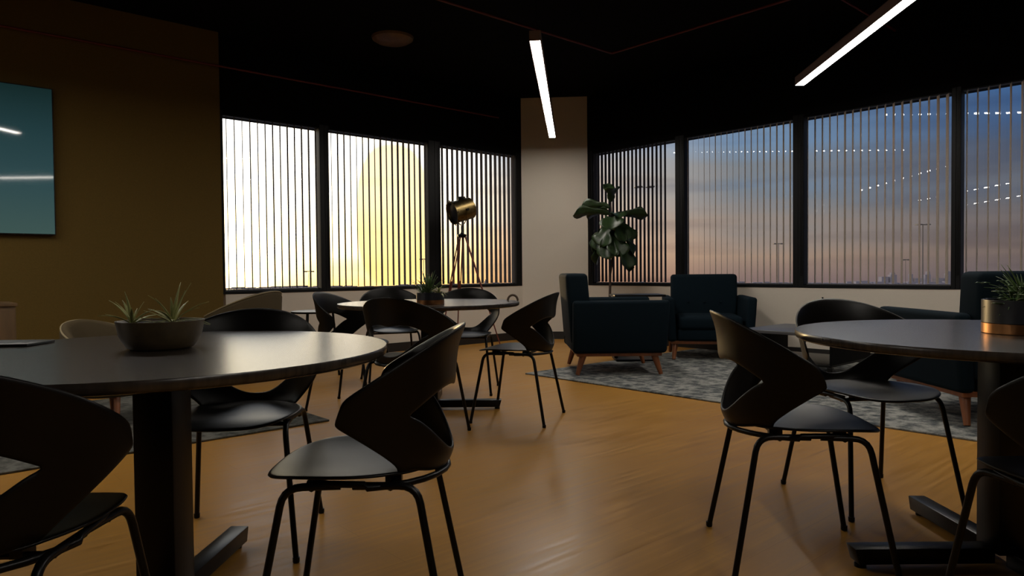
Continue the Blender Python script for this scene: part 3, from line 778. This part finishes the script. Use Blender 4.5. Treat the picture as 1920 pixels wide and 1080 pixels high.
# coffee table and side table on the pale rug
e = empty('coffee_table', (2.62, 6.25, .0155), math.atan2(DR.y, DR.x)+PI/2, 'low grey-topped coffee table between the blue armchairs', 'table')
link('tabletop', rbox(-.42, .42, -.42, .42, .37, .40, .006), 'greytop', e)
link('shelf', rbox(-.38, .38, -.38, .38, .12, .14, .004), 'metal', e)
link('side_panel', rbox(-.39, .39, -.39, -.37, .14, .37, .003), 'coffee_side', e)
link('side_panel', rbox(-.39, .39, .37, .39, .14, .37, .003), 'coffee_side', e)
for sx in (-1, 1):
    for sy in (-1, 1): link('leg', rbox(sx*.37-.02, sx*.37+.02, sy*.37-.02, sy*.37+.02, 0, .12, .003), 'metal', e)
e = empty('side_table', (1.30, 7.33, .0155), 0, 'thin black side table between the two left blue armchairs', 'table')
link('tabletop', rbox(-.26, .26, -.2, .2, .66, .682, .004), 'metal', e)
link('upright', rbox(-.24, -.205, -.02, .02, .018, .66, .003), 'metal', e)
link('base', rbox(-.24, .18, -.15, .15, 0, .018, .004), 'metal', e)

# ------------------------------------------------------------------ lounge furniture at the left
def tub_chair(label, loc, rz, sc=1.0, wood='walnut'):
    e = empty('tub_chair', loc, rz, label, 'lounge chair', 'brown tub chairs at the left'); e.scale = (sc, sc, sc)
    bm = bmesh.new(); n = 36; rows = []
    for i in range(n+1):
        a = math.radians(-118+236*i/n); c = -math.cos(a); zt = .58+.22*max(0, math.cos(a*.72))**1.4
        row = []
        for r, z in ((.30, .24), (.33, .40), (.345, zt-.03), (.335, zt), (.30, zt+.008), (.27, zt-.02), (.25, .42), (.245, .24)):
            row.append(bm.verts.new((c*r*1.02, math.sin(a)*r*1.08, z)))
        rows.append(row)
    for a, b in zip(rows, rows[1:]):
        for k in range(8): bm.faces.new((a[k], a[(k+1) % 8], b[(k+1) % 8], b[k]))
    bm.faces.new(rows[0]); bm.faces.new(list(reversed(rows[-1]))); bmesh.ops.recalc_face_normals(bm, faces=bm.faces)
    link('backrest', bm, 'olive', e, angle=60)
    bm = bmesh.new(); pts = []
    for i in range(n+1):
        a = math.radians(-118+236*i/n); zt = .58+.22*max(0, math.cos(a*.72))**1.4
        pts.append((-math.cos(a)*.338*1.02, math.sin(a)*.338*1.08, zt+.002))
    tube(bm, pts, .006, 6); link('piping', bm, 'piping', e)
    bm = bmesh.new(); lathe(bm, [(0, .22), (.28, .22), (.31, .25), (.31, .28), (0, .28)], 32); link('seat_base', bm, 'olive', e)
    bm = bmesh.new(); lathe(bm, [(0, .28), (.22, .28), (.245, .30), (.245, .36), (.22, .385), (0, .40)], 32)
    link('seat_cushion', bm, 'olive', e)
    for sx in (-1, 1):
        for sy in (-1, 1):
            bm = bmesh.new(); tube(bm, [(sx*.18, sy*.18, .225), (sx*.24, sy*.25, 0)], .02, 10, radii=[.026, .013]); link('leg', bm, wood, e)
    return e
tub_chair('brown tub chair with a rounded back beneath the leftmost window', (-2.476, 6.45, 0), math.atan2(.25, -.95), .98)
tub_chair('low brown tub chair with tan piping on the dark rug, left of the planted bowl', (-2.571, 4.523, .0155), math.atan2(-.2, 1), .80)
e = empty('end_table', (-1.80, 6.45, 0), 0, 'small dark end table below the leftmost window', 'table')
bm = bmesh.new(); lathe(bm, [(0, .585), (.215, .585), (.22, .592), (.22, .602), (0, .606)], 36); link('tabletop', bm, 'metal', e)
bm = bmesh.new(); lathe(bm, [(0, .30), (.165, .30), (.17, .31), (0, .312)], 36); link('shelf', bm, 'oak', e)
for k in range(3):
    a = k*2*PI/3+.3; bm = bmesh.new(); tube(bm, [(.15*math.cos(a), .15*math.sin(a), .585), (.20*math.cos(a), .20*math.sin(a), 0)], .011, 8); link('leg', bm, 'metal', e)
e = empty('wooden_cabinet', (-4.07, 4.86, 0), math.atan2(DL.y, DL.x), 'low brown wooden cabinet cut off by the left edge', 'cabinet')
link('body', rbox(-.5, .5, -.22, .22, .08, .73, .004), 'oak', e)
link('worktop', rbox(-.51, .51, -.23, .23, .731, .755, .003), 'oak', e)
link('plinth', rbox(-.47, .47, -.19, .19, 0, .079, .002), 'metal', e)
for s in (-1, 1):
    d = link('door', rbox(*sorted((s*.005, s*.49)), -.236, -.2205, .10, .71, .002), 'oak', e)
    bm = bmesh.new(); tube(bm, [(s*.06, -.236, .46), (s*.06, -.255, .46), (s*.06, -.255, .34), (s*.06, -.236, .34)], .005, 6, .01); link('handle', bm, 'screw', d)
bm = bmesh.new(); box(bm, -.11, .09, -.07, .07, 0, .009, None, .003, 2)
o = link('tablet', bm, 'bezel', None, (-1.52, 2.13, .7408), .05); tag(o, 'thin dark tablet lying on the left table, cut off by the left edge', 'tablet')
bm = bmesh.new(); tube(bm, [(.036*math.cos(a), 0, .040*math.sin(a)) for a in [math.radians(x) for x in range(0, 181, 12)]], .008, 8)
o = link('leather_hoop', bm, 'arch', None, (.005, 4.97, .7405), .2); tag(o, 'small brown hoop standing on the far edge of the middle table', 'ornament')

# tiny wall details
bm = bmesh.new(); box(bm, -.008, .008, -.01, 0, -.008, .008, None, .002, 1)
o = link('wall_hook', bm, 'screw', None, FR @ Vector((sR(1543), -.001, .64))); o.rotation_euler = (0, 0, math.atan2(DR.y, DR.x)); tag(o, 'tiny dark hook on the pale wall under the city-view window', 'hook')

# ------------------------------------------------------------------ outside
bm = bmesh.new(); bmesh.ops.create_circle(bm, cap_ends=True, radius=1440, segments=128)
o = struct('ground', bm, 'ground', smooth=False, loc=(0, 0, -28))
random.seed(5)
D0 = 1400
def building(u, w, h, shape):
    x = (u-960)/1320*D0; e_ = bmesh.new(); W2 = w/1320*D0/2*1.25; H = h/1320*D0*.85+1.0
    box(e_, -W2, W2, -W2, W2, 0, H)
    if shape == 1: box(e_, -W2*.6, W2*.6, -W2*.6, W2*.6, H, H+3.5)
    if shape == 2: box(e_, -W2*.12, W2*.12, -W2*.12, W2*.12, H, H+9)
    if shape == 3: box(e_, 0, W2*.9, -W2*.8, W2*.8, H, H+5)
    o = link('city_building', e_, 'city', None, (x, math.sqrt(D0*D0-x*x)+random.uniform(-8, 8), -28), smooth=False)
    return o
bl = [(880, 10, 4, 0, 'low hazy roof on the skyline directly behind the tripod lamp legs'),
      (912, 6, 9, 1, 'hazy stepped block on the skyline right of the tripod lamp'),
      (930, 9, 6, 0, 'broad hazy block on the skyline near the pale corner wall'),
      (947, 7, 4, 0, 'low hazy block on the skyline touching the pale corner wall'),
      (1200, 9, 5, 0, 'low hazy block on the skyline behind the fig tree vanes'),
      (1395, 14, 3, 0, 'low wide hazy roof on the skyline above the wide blue armchair'),
      (1455, 10, 3, 0, 'low hazy roof on the skyline at the foot of a floodlight mast'),
      (1530, 10, 4, 0, 'low hazy roof on the skyline just right of the black mullion'),
      (1552, 12, 5, 0, 'low hazy roof on the skyline left of the tower cluster'),
      (1577, 9, 13, 0, 'broad flat-topped hazy tower at the left end of the cluster'),
      (1590, 8, 17, 1, 'stepped hazy tower second from the left end of the cluster'),
      (1608, 4, 18, 2, 'slim hazy tower with a thin spire on the skyline'),
      (1618, 8, 10, 0, 'squat hazy block right of the spired tower'),
      (1628, 7, 17, 3, 'hazy tower with one raised side, in the middle of the cluster'),
      (1644, 9, 10, 0, 'squat hazy block between the two tallest tower groups'),
      (1656, 7, 19, 1, 'tall stepped hazy tower right of the cluster centre'),
      (1670, 8, 15, 3, 'hazy tower with one raised side near the right end of the cluster'),
      (1682, 6, 11, 0, 'small flat hazy block ending the tower cluster at the right'),
      (1722, 13, 4, 0, 'low wide hazy roof on the skyline under the tall floodlight mast')]
for (u, w, h, s, lab) in bl:
    o = building(u, w, h, s); tag(o, lab, 'building', 'hazy city buildings on the horizon')
# hazy tree line / suburbs belt
bm = bmesh.new()
for i in range(240):
    x = -900+i*10+random.uniform(-3, 3); w = random.uniform(5, 10); h = random.uniform(2.5, 6.5); y = math.sqrt(max(0, 1320**2-x*x))-1000
    box(bm, x-w, x+w, y-w, y+w, 0, h)
o = link('low_suburb', bm, 'city', None, (0, 1000, -28), smooth=False); tag(o, 'hazy belt of low roofs and trees along the horizon', 'suburb', kind='stuff')
def mast(u, v, D, label, heads=2, w=2.4):
    x = (u-960)/1320*D; hy = 508-.0095*(u-960); zt = EYE+(hy-v)/1320*D
    e = empty('floodlight_mast', (x, D, -28), 0, label, 'mast', 'floodlight masts outside')
    bm = bmesh.new(); tube(bm, [(0, 0, 0), (0, 0, zt+28)], .16, 8, radii=[.25, .11]); link('pole', bm, 'mast', e)
    bm = bmesh.new(); H = zt+28; ww = w*D/180
    tube(bm, [(-ww*.8, 0, H-.1), (ww*.8, 0, H-.1)], .09*D/180, 6); link('crossarm', bm, 'mast', e)
    for s in (-1, 1):
        bm = bmesh.new(); box(bm, s*ww*.55-ww*.33, s*ww*.55+ww*.33, -.6, .6, H-.28*D/180, H+.02, None, .04, 1); link('lamp_head', bm, 'mast', e)
    return e
mast(1730, 420, 150, 'tall floodlight mast above the city skyline', w=1.9)
mast(1460, 456, 230, 'floodlight mast seen through the window behind the wide blue armchair', w=1.5)
mast(1209, 350, 90, 'nearest floodlight mast, its crossarm behind the vanes next to the fig tree', w=2.8)
mast(1698, 486, 380, 'small distant floodlight mast over the right part of the skyline', w=1.0)
mast(795, 485, 300, 'floodlight mast left of the tripod lamp', w=1.2)
mast(579, 508, 420, 'floodlight mast in the leftmost window', w=1.6)
